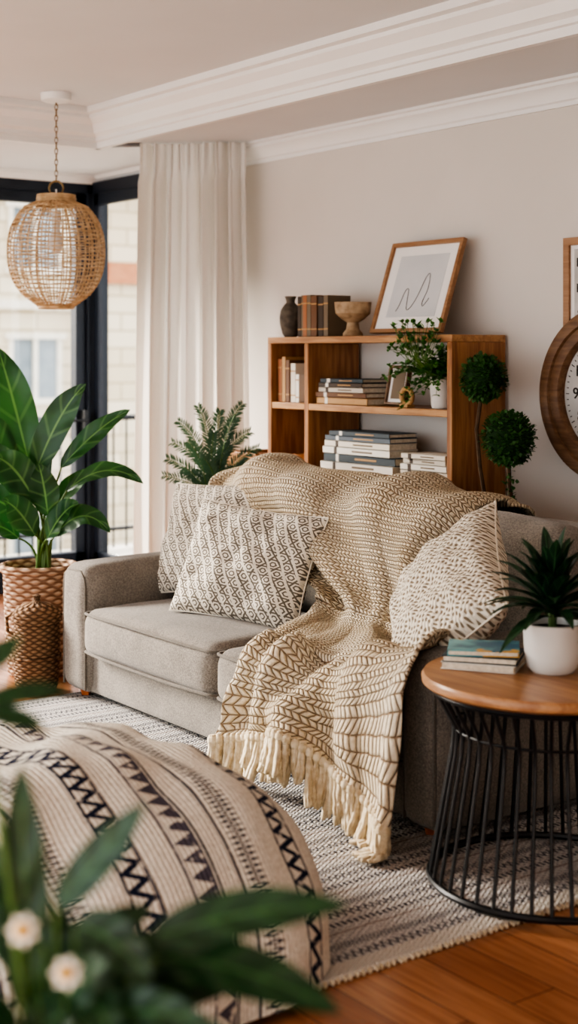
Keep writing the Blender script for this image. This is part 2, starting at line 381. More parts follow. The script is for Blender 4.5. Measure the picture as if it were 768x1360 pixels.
b.obj('curtain',[curt_m,plain('rail_steel','#77797c','#8a8c90',.35,metal=.8)],sharp=180)
# ---------------------------------------------------------------- pendant lamp
pc=V((-6.2,3.16,0)); b=MB(); Rg=.232; zc=1.89
def pr(z): # outline radius by height
    t=(z-zc)
    if t>.225: return .088
    if t<-.245: return .08
    return Rg*max(.05,(1-abs(t/.272)**2.3))**.5
for i in range(27):
    z=zc-.262+i*.0197; r=pr(z); n=48; ph=U(0,6)
    b.tube([pc+V((r*math.cos(2*math.pi*k/n),r*math.sin(2*math.pi*k/n),z+.003*math.sin(k*1.1+ph))) for k in range(n)],.0036,0,4,True)
for k in range(48):
    an=2*math.pi*k/48+U(-.03,.03); tw=U(-.1,.1); b.tube([pc+V((pr(z)*math.cos(an+tw*i/22),pr(z)*math.sin(an+tw*i/22),z)) for i,z in enumerate([zc-.268+j*.0243 for j in range(23)])],.003,0,4)
for z,r in((zc+.268,.088),(zc+.255,.09),(zc-.268,.082),(zc-.258,.084),(zc+.225,.1),(zc+.24,.092)):
    b.tube([pc+V((r*math.cos(2*math.pi*k/40),r*math.sin(2*math.pi*k/40),z)) for k in range(40)],.007,0,6,True)
b.tube([pc+RV*(.035*math.cos(t*.1*math.pi*2))+V((0,0,zc+.305+.035*math.sin(t*.1*math.pi*2))) for t in range(10)],.005,1,6,True)
b.tube([pc+V((-.088,0,zc+.265)),pc+V((0,0,zc+.275)),pc+V((.088,0,zc+.265))],.005,0)
for i in range(15):
    z=zc+.35+i*.0265
    ax=RV if i%2 else FV
    b.tube([pc+ax*(.007*math.cos(t*.785))+V((0,0,z+.017*math.sin(t*.785))) for t in range(8)],.0025,1,4,True)
b.lathe([(0,TH-.045),(.05,TH-.043),(.072,TH-.035),(.075,TH-.001),(0,TH-.001)],pc,2,30)
b.lathe([(0,zc+.12),(.02,zc+.12),(.022,zc+.2),(0,zc+.2)],pc,2,16); b.tube([pc+V((0,0,zc+.2)),pc+V((0,0,zc+.3))],.004,2)
b.lathe([(0,zc-.01),(.02,zc),(.034,zc+.03),(.034,zc+.06),(.02,zc+.1),(.018,zc+.13)],pc,2,20)
b.obj('pendant_lamp',[rattan,plain('chain_brass','#7b6544','#8d7650',.4,metal=.6),trim_m],origin=pc)
# ---------------------------------------------------------------- bookshelf
sx0,sx1,sy0,sy1,sh=-5.49,-4.22,3.9,4.2,1.478; dv=-5.19
b=MB(); T=.03
b.bb(sx0,sx1,sy0,sy1,sh-T,sh,0)
b.bb(sx0,sx0+T,sy0,sy1,0,sh-T,1); b.bb(sx1-T,sx1,sy0,sy1,0,sh-T,1); b.bb(dv-T/2,dv+T/2,sy0+.002,sy1,.05,sh-T,1)
for z in(1.175,.885,.55,.1):
    b.bb(sx0+T,dv-T/2,sy0+.003,sy1,z-T,z,0); b.bb(dv+T/2,sx1-T,sy0+.003,sy1,z-T,z,0)
b.bb(sx0+T,dv-T/2,sy1-.012,sy1-.004,.1,sh-T,1)
b.obj('bookshelf',[wood_shelf,wood_shelf_v],bevel=.003)
# books helper
def stack(name,cx,cy,z,specs,w=.16):
    b=MB(); 
    for (l,t,rz,mi) in specs:
        c=V((cx+U(-.01,.01),cy+U(-.006,.006),z+t/2)); m=Matrix.Rotation(rz,3,'Z')
        b.box(c+V((0,0,t/2-.0015)),(l,w,.003),mi,rz); b.box(c-V((0,0,t/2-.0015)),(l,w,.003),mi,rz)
        b.box(c+m@V((0,-w/2+.0015,0)),(l,.003,t),mi,rz); b.box(c+m@V((0,.003,0)),(l-.012,w-.01,t-.006),12,rz)
        b.box(c+m@V((-l*.3,-w/2-.0003,0)),(.02,.0015,t*.98),3 if mi in(2,5,7) else 5,rz); b.box(c+m@V((l*.1,-w/2-.0003,0)),(l*.3,.0015,t*.25),6 if mi in(2,5,7) else 4,rz)
        z+=t+.0005
    return b.obj(name,covers+[paper],bevel=.001)
def upright(name,x,y,z,specs):
    b=MB()
    for (t,h,mi,w) in specs:
        c=V((x+t/2,y,z+h/2))
        for e in(-1,1): b.box(c+V((e*(t/2-.0015),0,0)),(.003,w,h),mi)
        b.box(c+V((0,-w/2+.002,0)),(t,.004,h),mi); b.box(c+V((0,.004,0)),(t-.006,w-.01,h-.008),12)
        for zz in(.18,.8): b.box(c+V((0,-w/2-.0005,h*(zz-.5))),(t,.002,.006),4)
        x+=t+.001
    return b.obj(name,covers+[paper],bevel=.001)
upright('upright_books',-5.30,4.0,sh+.001,[(.026,.185,3,.13),(.02,.19,6,.13),(.028,.19,10,.14),(.03,.19,6,.14),(.045,.185,0,.14),(.04,.18,3,.13),(.035,.185,6,.13)])
upright('upright_books',-5.44,3.99,1.176,[(.03,.2,10,.13),(.028,.21,4,.13),(.03,.195,0,.13),(.04,.18,2,.12),(.025,.13,5,.12)])
stack('book_stack',-4.965,4.01,1.176,[(.36,.03,0,4),(.35,.022,.02,0),(.33,.022,-.03,7),(.3,.02,.02,3),(.27,.018,.1,8)])
stack('book_stack',-4.86,4.01,.886,[(.5,.035,0,5),(.48,.035,.02,8),(.47,.03,-.01,5),(.45,.028,0,2),(.44,.022,.02,11),(.4,.02,.03,8)])
stack('book_stack',-4.43,4.02,.886,[(.29,.03,0,7),(.28,.025,.02,5),(.27,.022,-.03,7),(.26,.02,.04,2)])
def lobj(name,prof,c,mats,n=40,**k):
    b=MB(); b.lathe(prof,c,0,n); return b.obj(name,mats,origin=c,**k)
lobj('stone_vase',[(0,0),(.028,0),(.038,.015),(.05,.06),(.052,.09),(.046,.125),(.03,.15),(.02,.16),(.021,.172),(.028,.19),(.022,.19),(.014,.17),(0,.16)],(-5.395,3.965,sh+.001),stone_m)
lobj('pedestal_bowl',[(0,0),(.045,0),(.045,.012),(.03,.03),(.026,.06),(.05,.075),(.078,.1),(.083,.15),(.074,.15),(.066,.105),(.03,.09),(0,.085)],(-4.955,3.985,sh+.001),cream_m)
lobj('small_bowl',[(0,0),(.02,0),(.04,.03),(.045,.05),(.04,.05),(.03,.02),(0,.01)],(-5.32,3.98,.886),wood_top)
# framed print on shelf
def frame(name,w,h,mtx,mats,fw=.018,extra=None,mat_w=.06):
    b=MB(); d=.022
    b.bb(-w/2,w/2,-d,0,0,fw,0); b.bb(-w/2,w/2,-d,0,h-fw,h,0); b.bb(-w/2,-w/2+fw,-d,0,fw,h-fw,0); b.bb(w/2-fw,w/2,-d,0,fw,h-fw,0)
    b.bb(-w/2+fw,w/2-fw,-.01,-.004,fw,h-fw,1); b.bb(-w/2+mat_w+fw,w/2-mat_w-fw,-.0115,-.0095,mat_w+fw,h-mat_w*.8-fw,2)
    if extra: extra(b)
    return b.obj(name,mats,mat=mtx,bevel=.002)
def scrib(b):
    pts=[(-.10,.1),(-.085,.13),(-.07,.19),(-.05,.20),(-.04,.14),(-.03,.105),(-.005,.12),(.02,.17),(.045,.25),(.065,.265),(.075,.2),(.06,.14),(.07,.12),(.1,.16)]
    o=[]
    for i in range(len(pts)-1):
        p0,p1,p2,p3=[V(pts[max(0,min(len(pts)-1,i+k))]) for k in(-1,0,1,2)]
        for t in range(6):
            t/=6; q=.5*((2*p1)+(p2-p0)*t+(2*p0-5*p1+4*p2-p3)*t*t+(3*p1-p0-3*p2+p3)*t**3); o.append((q.x,-.0125,q.y))
    b.tube(o,.0016,3,4)
frame('framed_print',.46,.42,Matrix.Translation((-4.63,4.02,sh+.008))@Matrix.Rotation(math.radians(-19),4,'X'),[wood_frame,matp,sheet,ink],extra=scrib,mat_w=.055)
frame('photo_frame',.13,.17,Matrix.Translation((-4.66,3.99,1.18))@Matrix.Rotation(math.radians(-12),4,'X'),[wood_dark,matp,covers[6],ink],.01,mat_w=.016)
b=MB(); b.tube([(.034*math.cos(k*.4488),0,.045+.034*math.sin(k*.4488)) for k in range(14)],.011,0,8,True); b.box((0,0,.006),(.05,.04,.012)); b.obj('ring_ornament',covers[4],mat=Matrix.Translation((-4.55,3.95,1.176)))
# trailing plant
o=V((-4.375,3.98,1.176)); b=MB(); b.lathe([(0,0),(.034,0),(.038,.01),(.047,.125),(.05,.13),(.044,.13),(.042,.115),(0,.115)],o,0)
for i in range(54):
    an=U(0,6.28); ln=U(.06,.2); st=o+V((.02*math.cos(an),.02*math.sin(an),.115))
    dx=math.cos(an)-.45; dy=math.sin(an)*.45-.35
    e=st+V((dx*ln*.9,dy*ln*.8,U(-.02,.17)))
    e.x=min(e.x,-4.27); e.y=min(e.y,4.15)
    if R()<.3: e.z-=.1; e.y=min(e.y,3.86)
    mdl=(st+e)/2+V((0,0,.07)); pts=[st*(1-t)**2+mdl*2*t*(1-t)+e*t*t for t in[k/7 for k in range(8)]]
    for p in pts:
        if p.y>3.86: p.z=min(p.z,1.425)
    b.tube(pts,.0012,2,4)
    for p in pts[1:]:
        for q in range(4):
            d=V((U(-1,1),U(-1,1),U(-.5,.8)))*.016; b.leaf(p,p+d*.6+V((0,0,.004)),p+d*1.4,.0085,1,4)
for i in range(40): # foliage spilling up around the front edge of the top board
    p=V((U(-4.54,-4.24),U(3.83,3.89),U(1.42,1.53))); 
    for q in range(6):
        d=V((U(-1,1),U(-.6,.3),U(-.4,1)))*.016; b.leaf(p,p+d*.6,p+d*1.5,.009,1,4)
    b.tube([o+V((0,-.03,.12)),V((p.x*.5+o.x*.5,3.86,1.38)),p],.0012,2,4)
b.obj('potted_vine',[white_cer,leaf_vine,stem_m],origin=o)
# topiary
o=V((-3.98,3.98,0)); b=MB(); b.lathe([(0,0),(.08,0),(.1,.2),(.108,.22),(.095,.22),(.09,.2),(0,.2)],o,0); b.lathe([(0,.201),(.09,.201)],o,3)
balls=[(V((-3.935,3.93,1.075)),.104),(V((-4.07,3.93,1.305)),.09)]
b.tube([o+V((.02,0,.2)),o+V((.05,-.03,.5)),V((-3.90,3.93,.75)),V((-3.93,3.93,.9)),balls[0][0]],.009,2)
b.tube([o+V((-.02,0,.2)),o+V((-.08,0,.6)),V((-4.10,3.94,.95)),V((-4.12,3.94,1.1)),balls[1][0]],.008,2)
for c,r in balls:
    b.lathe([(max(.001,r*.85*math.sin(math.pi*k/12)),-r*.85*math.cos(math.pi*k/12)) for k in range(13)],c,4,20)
    for i in range(1200):
        d=V((random.gauss(0,1),random.gauss(0,1),random.gauss(0,1))).normalized(); p=c+d*r*U(.8,1.0); t=(d+V((U(-1,1),U(-1,1),U(-1,1)))*.9).normalized()*U(.012,.022)
        b.leaf(p,p+t*.5,p+t,.0075,1,3)
for i in range(60):
    p=V((-3.9,3.9,U(.72,.98)))+V((U(-.02,.03),U(-.02,.02),0)); t=V((U(-1,1),U(-1,1),U(-1,1)))*.02; b.leaf(p,p+t*.5,p+t,.008,1,3)
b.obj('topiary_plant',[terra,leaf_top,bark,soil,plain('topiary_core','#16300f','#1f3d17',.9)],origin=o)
# wall frame + clock
def nums(b):
    for i,t in enumerate(['12','1','10','11','9','6']):
        text_into(b,t,.05,Matrix.Translation((-.2+(i%2)*.12,-.013,.78-.1*(i//2)))@Matrix.Rotation(math.pi/2,4,'X'),3)
frame('wall_calendar_frame',.56,.88,Matrix.Translation((-3.62,WY-.002,.975)),[wood_frame,matp,clockface,ink],.03,nums,mat_w=.02)
b=MB(); b.lathe([(.235,.012),(.235,.03),(.245,.045),(.27,.05),(.285,.045),(.29,.055),(.315,.06),(.335,.05),(.342,.03),(.342,0),(0,0)],(0,0,0),0,72)
b.lathe([(0,.014),(.237,.014)],(0,0,0),1,72)
for i in range(60):
    an=i*math.pi/30; b.box((.218*math.cos(an),.218*math.sin(an),.0155),(.016 if i%5==0 else .008,.003,.002),2,an)
for h in range(12):
    an=math.radians(90-30*(h if h else 12)); text_into(b,str(h if h else 12),.062,Matrix.Translation((.175*math.cos(an),.175*math.sin(an),.016)),2)
for an,l,w in((math.radians(150),.11,.010),(math.radians(60),.16,.007)): b.box((l/2*math.cos(an),l/2*math.sin(an),.02),(l,w,.003),2,an)
b.lathe([(0,.026),(.012,.024),(.014,.016)],(0,0,0),2,16)
b.obj('wall_clock',[wood_dark,clockface,ink],mat=Matrix.Translation((-3.64,WY-.028,1.245))@Matrix.Rotation(math.pi/2,4,'X'))
# ---------------------------------------------------------------- sofa
SL,SR=-5.27,-2.985; sf,sb=2.70,3.76
par=bpy.data.objects.new('sofa',None); bpy.context.scene.collection.objects.link(par)
def part(fn,name,mats=None):
    b=MB(); fn(b); return b.obj(name,mats or [sofa_m,sofa_dark],parent=par,sharp=60)
part(lambda b:b.rbox(((SL+SR)/2,3.23,.125),(SR-SL-.04,.98,.17),.03,n=10),'base')
def arms(b):
    b.rbox((SL+.11,(sf+sb)/2-.02,.297),(.22,sb-sf-.04,.51),.062,0,(.012,.004,.016),n=18,nz=.003); b.rbox((SR-.085,(sf+sb)/2-.02,.297),(.17,sb-sf-.04,.51),.055,0,(.006,.004,.014),n=18,nz=.003)
    for x0,x1 in((SL,SL+.22),(SR-.17,SR)):
        pts=[(x0+.02,sf+.012,.06),(x0+.02,sf+.012,.47),(x0+.028,sf+.012,.505),(x0+.058,sf+.014,.528),(x1-.058,sf+.014,.528),(x1-.028,sf+.012,.505),(x1-.02,sf+.012,.47),(x1-.02,sf+.012,.06)]
        b.tube(pts,.005,1,6)
part(arms,'arms')
part(lambda b:b.rbox(((SL+SR)/2,3.65,.43),(SR-SL-.02,.2,.78),.06,0,(0,.0,.01),n=16),'backrest')
def seat(b):
    mid=-4.105
    for x0,x1 in((SL+.22,mid-.004),(mid+.004,SR-.17)):
        cx,w=(x0+x1)/2,x1-x0; b.rbox((cx,3.025,.301),(w,.69,.19),.055,0,(.0,.022,.03),n=22,nz=.004)
        for z in(.375,.225):
            r=.03; pts=[]
            for (px,py,s) in((x0+r+.006,sf+r-.012,180),(x1-r-.006,sf+r-.012,270)):
                for k in range(5): an=math.radians(s+k*22.5); pts.append((px+r*math.cos(an),py+r*math.sin(an)-(.0),z))
            mids=[(x0+.03+(w-.06)*k/10,sf-.015-.017*(1-((k-5)/5)**2),z+(.006*(1-((k-5)/5)**2) if z>.3 else 0)) for k in range(1,10)]
            b.tube([(x0+.012,3.3,z)]+pts[:5]+mids+pts[5:]+[(x1-.012,3.3,z)],.0055,1,6)
part(seat,'seat_cushions')
def backc(b):
    m=Matrix.Rotation(math.radians(-8),3,'X')
    for x0,x1 in((SL+.225,-4.11),(-4.1,SR-.17)):
        b.rbox(((x0+x1)/2,3.45,.615),(x1-x0,.2,.46),.075,0,(0,.03,.02),n=18,nz=.006,mat=m)
part(backc,'back_cushions')
def feet(b):
    for x in(SL+.1,SR-.1):
        for y in(sf+.07,sb-.12):
            b.lathe([(0,RZ),(.02,RZ),(.032,.07),(0,.07)],(x,y,0),0,4)
part(feet,'feet',[wood_foot])
# pillows
def pillow(name,c,w,h,th,nrm,roll,m,seed=0,k=1):
    n=V(nrm).normalized(); upv=V((0,0,1)); r=upv.cross(n)
    r=r.normalized(); u=n.cross(r).normalized()
    ro=Matrix.Rotation(math.radians(roll),3,n); r=ro@r; u=ro@u; c=V(c)
    b=MB(); N=44
    for sg in(-1,1):
        P=[];Q=[]
        for i in range(N+1):
            rp=[];rq=[]
            for j in range(N+1):
                x=-math.cos(math.pi*i/N)*.4+(-1+2*i/N)*.6; y=-math.cos(math.pi*j/N)*.4+(-1+2*j/N)*.6
                e=max(0,(1-x*x)*(1-y*y)); t=e**.42*th/2
                px=x*w/2*(1-.07*(1-y*y)*abs(x)**3); py=y*h/2*(1-.07*(1-x*x)*abs(y)**3)
                wr=noise.noise(V((x*2.2+seed,y*2.2,sg)))*.03+noise.noise(V((x*5+seed,y*5,sg*3)))*.016
                t+=wr*e**.3
                rp.append(c+r*px+u*py+n*(t*sg)); rq.append((px*k+.5,py*k+.5))
            P.append(rp);Q.append(rq)
        if sg<0: P=P[::-1];Q=Q[::-1]
        b.grid(P,Q)
    ed=[]
    for i in range(80):
        t=i/80*4; s=int(t); f=-1+2*(t-s); x,y=[(f,-1),(1,f),(-f,1),(-1,-f)][s]
        ed.append(c+r*(x*w/2*(1-.07*(1-y*y)))+u*(y*h/2*(1-.07*(1-x*x))))
    b.tube(ed,.004,0,5,True)
    return b.obj(name,m,sharp=180)
pillow('throw_pillow',(-4.87,3.21,.65),.56,.48,.18,(.28,-.88,.42),4,pil_m,1)
pillow('throw_pillow',(-4.42,3.05,.61),.56,.45,.19,(.40,-.85,.42),-5,pil_m,5)
pillow('throw_pillow',(-3.26,3.0,.65),.64,.46,.23,(-.26,-.62,.55),-28,pil2_m,9)
# ---------------------------------------------------------------- throw blanket
rows=[ # (u0..u4), v's, h's
 ([-5.15,-4.8,-4.4,-4.0,-3.66],[3.80]*5,[.60]*5),
 ([-5.17,-4.8,-4.4,-4.0,-3.64],[3.795]*5,[.78]*5),
 ([-5.2,-4.8,-4.4,-4.0,-3.60],[3.72]*5,[.87,.90,.89,.88,.86]),
 ([-5.2,-4.8,-4.38,-3.98,-3.58],[3.50]*5,[.875,.915,.905,.90,.88]),
 ([-5.08,-4.72,-4.33,-3.95,-3.58],[3.33,3.31,3.31,3.31,3.33],[.80,.86,.86,.86,.82]),
 ([-4.60,-4.38,-4.12,-3.86,-3.6],[3.26,3.25,3.24,3.24,3.25],[.66,.70,.70,.70,.68]),
 ([-4.18,-4.05,-3.9,-3.76,-3.60],[3.21,3.2,3.19,3.19,3.2],[.53]*5),
 ([-4.11,-3.97,-3.82,-3.66,-3.5],[3.12,3.12,3.1,3.1,3.1],[.455]*5),
 ([-4.02,-3.85,-3.66,-3.44,-3.22],[2.96,2.96,2.95,2.95,2.95],[.44,.445,.45,.45,.455]),
 ([-3.93,-3.75,-3.52,-3.28,-3.05],[2.80,2.80,2.8,2.8,2.82],[.435,.445,.45,.48,.58]),
 ([-3.87,-3.68,-3.46,-3.24,-3.01],[2.675,2.66,2.66,2.66,2.68],[.415,.42,.43,.47,.577]),
 ([-3.85,-3.67,-3.46,-3.24,-3.00],[2.625,2.61,2.60,2.61,2.63],[.32,.33,.34,.37,.46]),
 ([-3.84,-3.66,-3.45,-3.23,-3.0],[2.605,2.585,2.57,2.585,2.615],[.23,.26,.29,.26,.27]),
 ([-3.84,-3.65,-3.44,-3.22,-3.0],[2.60,2.57,2.55,2.555,2.595],[.16,.21,.245,.18,.09]),
]
def cr(p,t):
    n=len(p)-1; x=t*n; i=min(int(x),n-1); f=x-i; g=lambda k:p[max(0,min(n,k))]
    p0,p1,p2,p3=g(i-1),g(i),g(i+1),g(i+2)
    return .5*((2*p1)+(p2-p0)*f+(2*p0-5*p1+4*p2-p3)*f*f+(3*p1-p0-3*p2+p3)*f**3)
NR,NC=220,140; cols=[]
for j in range(NC+1):
    t=j/NC; cols.append([V((cr(r[0],t),cr(r[1],t),cr(r[2],t))) for r in rows])
G=[[cr(cols[j],i/NR) for j in range(NC+1)] for i in range(NR+1)]
G2=[];UVg=[];vl=0
for i in range(NR+1):
    rw=[];ru=[]
    if i: vl+=(G[i][NC//2]-G[i-1][NC//2]).length
    wd=sum((G[i][j+1]-G[i][j]).length for j in range(NC)); acc=-wd/2
    for j in range(NC+1):
        if j: acc+=(G[i][j]-G[i][j-1]).length
        a_=G[max(0,i-1)][j];b_=G[min(NR,i+1)][j];c_=G[i][max(0,j-1)];d_=G[i][min(NC,j+1)]
        n=(d_-c_).cross(b_-a_)
        if n.length>0: n.normalize()
        t=j/NC; s=i/NR
        if n.dot(V((0,-.6,.8)))<0 and s>.2: n=-n
        wv=math.sin(t*26+s*8+2.5*noise.noise(V((t*2,s*3,0)))); wv=abs(wv)**.7*(1 if wv>0 else -.6)
        f1=wv*.017+math.sin(t*13-s*12+1)*.018+noise.noise(V((t*6,s*10,3)))*.024
        amp=.55 if .5<s<.72 else 1.35
        if s>.8: amp+= (s-.8)*2.2
        rw.append(G[i][j]+n*(f1*amp+.02)); ru.append((acc,vl))
    G2.append(rw);UVg.append(ru)
b=MB(); b.grid(G2,UVg)
last=G2[-1]
for j in range(0,NC+1,3):
    p=last[j]; LN=U(.10,.155); gx,gy=U(-.5,.5),U(-.5,.1); 
    b.lathe([(.003,.004),(.009,0),(.010,-.008),(.007,-.016)],p,1,6)
    for k in range(11):
        ln=LN*U(.85,1.08); an=U(0,6.28); sp=U(.2,1); pts=[]; ox,oy=math.cos(an)*sp,math.sin(an)*sp; ph=U(0,6)
        for s in range(0,9):
            f=s/8; rad=.004+.011*f; e=p+V((ox*rad+gx*LN*f*f*.4+.002*math.sin(s*1.9+ph),oy*rad+gy*LN*f*f*.4,.006-ln*f))
            if e.z<RZ+.012: ov=RZ+.012-e.z; e.z=RZ+.012+abs(oy)*.006; e.y-=ov*(.8+.3*oy); e.x+=ov*ox*.5
            pts.append(e)
        b.tube(pts,[.0028]*8+[.0018],1,4)
ob=b.obj('throw_blanket',[throw_m,fringe_m],sharp=180,sol=.012)
# ---------------------------------------------------------------- rug
b=MB(); x0,x1,y0,y1=-5.24,-2.5,.85,3.55
b.rbox(((x0+x1)/2,(y0+y1)/2,.009),(x1-x0,y1-y0,.016),.007,0,n=8)
for i in range(150):
    y=y0+(y1-y0)*i/150; b.tube([(x1-.004,y,.011),(x1+.008,y+U(-.006,.006),.005)],.005,1,4)
b.obj('area_rug',[rug_m,fringe_m])
# ---------------------------------------------------------------- ottoman
oc=V((-3.05,1.50,0)); b=MB(); aa,bbr,hh=.64,.60,.475
prof=[]
for k in range(30):
    ph=math.pi/2*k/29; prof.append((max(.002,math.sin(ph))**(.80),.10+(hh-.10)*math.cos(ph)**(.85) if k<29 else .10))
for z in(.085,.07,.05,.03,.022): prof.append((1+(.10-z)*.06,z))
n=160;vs=[];fs=[]
for (r,z) in prof:
    for k in range(n):
        an=2*math.pi*k/n; c_,s_=math.cos(an),math.sin(an); q=1/((abs(c_)**2.9+abs(s_)**2.9)**(1/2.9))
        rr=r*(1+ (.014*math.sin(an*17)+.012*math.sin(an*11+1))*max(0,(.35-z)/.35)*(r>.75))
        p=V((c_*q*aa*rr,s_*q*bbr*rr,z)); wz=1 if z>.15 else 0
        p.z+=(noise.noise(V((p.x*2.5,p.y*3,0)))*.035+noise.noise(V((p.x*5+p.y*3,p.y*8,3)))*.026+math.sin(p.x*14+p.y*9+3*noise.noise(V((p.x*2,p.y*2,7))))*.009)*wz
        vs.append(p)
for i in range(len(prof)-1):
    for k in range(n): l=(k+1)%n; fs.append((i*n+k,(i+1)*n+k,(i+1)*n+l,i*n+l))
b.add(vs,fs); b.obj('blanket_covered_ottoman',tribal_m,mat=Matrix.Translation(oc),sharp=180)
# ---------------------------------------------------------------- side table
tc=V((-2.635,2.78,0)); th=.56; b=MB(); b.lathe([(0,th-.032),(.322,th-.032),(.332,th-.024),(.334,th-.01),(.328,th),(0,th)],tc,0,80)
def ring(r,z,w): b.tube([tc+V((r*math.cos(2*math.pi*k/72),r*math.sin(2*math.pi*k/72),z)) for k in range(72)],w,1,8,True)
ring(.3,th-.042,.009); ring(.312,RZ+.011,.01); ring(.25,th-.14,.004)
NS=40
for k in range(NS):
    an=2*math.pi*k/NS; d=V((math.cos(an),math.sin(an),0)); b.tube([tc+d*r+V((0,0,z)) for r,z in((.3,th-.042),(.292,th-.06),(.255,th-.125),(.248,th-.15),(.252,th-.2),(.312,RZ+.011))],.0052,1,6)
b.obj('side_table',[wood_top,black_metal],origin=tc)
b=MB(); z=th+.001
for (l,w,t,rz,mi) in((.2,.155,.02,-.62,5),(.2,.155,.018,-.55,8),(.19,.15,.016,-.42,9)):
    c=V((-2.795,2.70,z+t/2)); rr=rz+1.2; m=Matrix.Rotation(rr,3,'Z')
    b.box(c+V((0,0,t/2-.0015)),(l,w,.003),mi,rr); b.box(c-V((0,0,t/2-.0015)),(l,w,.003),mi,rr); b.box(c+m@V((0,w/2-.0015,0)),(l,.003,t),mi,rr); b.box(c+m@V((0,-.003,0)),(l-.008,w-.008,t-.006),12,rr); z+=t+.0005
cm=[x for x in covers]; 
a=M('printed_cover',.35); n=a.noise(9,4); n2=a.noise(16,2); c=a.mix(n.ss(.4,.6),'#1f5f78','#5fa3a8'); a.col(a.mix(n2.ss(.56,.62),c,'#c79a4c')); cm[9]=a.m
b.obj('book_stack',cm+[paper],bevel=.001)
o=V((-2.64,2.80,th+.001)); b=MB(); b.lathe([(0,0),(.055,0),(.066,.012),(.074,.05),(.078,.12),(.08,.128),(.074,.13),(.07,.11),(0,.11)],o,0); b.lathe([(0,.112),(.07,.112)],o,3); b.tube([o+V((0,0,.11)),o+V((0,0,.19))],.011,2)
for i in range(46):
    an=i*2.4; tz=i/46; el=math.radians(-8+82*tz+U(-8,8)); ln=U(.18,.24)*(1-.12*tz); d=V((math.cos(an)*math.cos(el),math.sin(an)*math.cos(el),math.sin(el))); s=o+V((0,0,.14+.05*tz))
    e=s+d*ln+V((0,0,-.03*(1-tz))); mdl=s+d*ln*.5+V((0,0,.04)); b.leaf(s,mdl,e,.021,1,10,.35,shape=.8)
b.obj('potted_dracaena',[white_cer,leaf_dark,stem_m,soil],origin=o)
# ---------------------------------------------------------------- left plants & baskets
o=V((-5.70,2.82,0)); b=MB()
b.lathe([(0,.005),(.125,.005),(.135,.02),(.145,.2),(.155,.44),(.165,.46),(.166,.475),(.15,.475),(.14,.45),(.14,.42),(0,.42)],o,0,60,.004); b.lathe([(0,.425),(.14,.425)],o,1)
for z in(.46,.474): b.tube([o+V((.16*math.cos(2*math.pi*k/50),.16*math.sin(2*math.pi*k/50),z)) for k in range(50)],.011,0,6,True)
b.obj('woven_planter',[wick,soil],origin=o)
b=MB()
LV=[((-.05,.905),(-.2,1.43),.088,.02,.1),((-.015,.87),(.215,1.27),.07,.05,-.05),((.10,.905),(.40,1.155),.048,0,0),((.13,.806),(.47,.84),.045,.1,-.1),((.08,.61),(.33,.63),.055,.14,-.12),((.0,.757),(-.165,.96),.08,.05,-.15),((-.03,.66),(-.27,.78),.075,.06,-.12),((.03,.84),(-.04,1.10),.05,.03,.1),((.05,.70),(.02,.93),.065,0,-.12),((-.1,.86),(-.32,1.16),.08,.05,0),((.05,.6),(.2,.76),.06,.05,-.16),((-.08,.6),(-.3,.6),.065,.1,-.1),((.0,.62),(-.12,.78),.065,.04,-.2),((.06,.72),(.24,.86),.05,.05,.15),((-.06,.8),(-.28,1.0),.07,.05,-.1)]
for (bx,bh),(tx,h2),w,arch,dp in LV:
    s=lp(o,U(-.03,.03)+.02,U(-.03,.03),.43); p=lp(o,bx,dp*.5,bh); e=lp(o,tx,dp,h2)
    mdl=(p+e)/2+V((0,0,arch))+(p-s)*.12
    b.tube([s*(1-t)**2+(V((s.x,s.y,(s.z+p.z)/2+.05)))*2*t*(1-t)+p*t*t for t in[k/6 for k in range(7)]],[.008-.0007*k for k in range(7)],1)
    b.leaf(p,mdl,e,w,0,16,.22,up=(FV*-.75+V((U(-.3,.3),U(-.3,.3),.55))),shape=.75,wave=.09)
b.obj('bird_of_paradise_plant',[leaf_big,stem_m],origin=o)
o=V((-5.395,2.66,0)); b=MB(); b.lathe([(0,.005),(.075,.005),(.088,.03),(.095,.12),(.095,.26),(.09,.3),(.0,.3)],o,0,48,.004)
b.lathe([(.093,.3),(.1,.305),(.1,.325),(.09,.345),(.06,.365),(.02,.375),(.012,.385),(.018,.4),(0,.408)],o,0,48,.004)
for z in(.15,.3,.32): b.tube([o+V((.098*math.cos(2*math.pi*k/40),.098*math.sin(2*math.pi*k/40),z)) for k in range(40)],.006,1,6,True)
for e in(-1,1):
    b.tube([o+RV*e*.09+V((0,0,.33)),o+RV*e*.125+V((0,0,.31)),o+RV*e*.12+V((0,0,.25)),o+RV*e*.095+V((0,0,.24))],.007,1)
b.obj('lidded_wicker_basket',[wick2,wick2],origin=o)
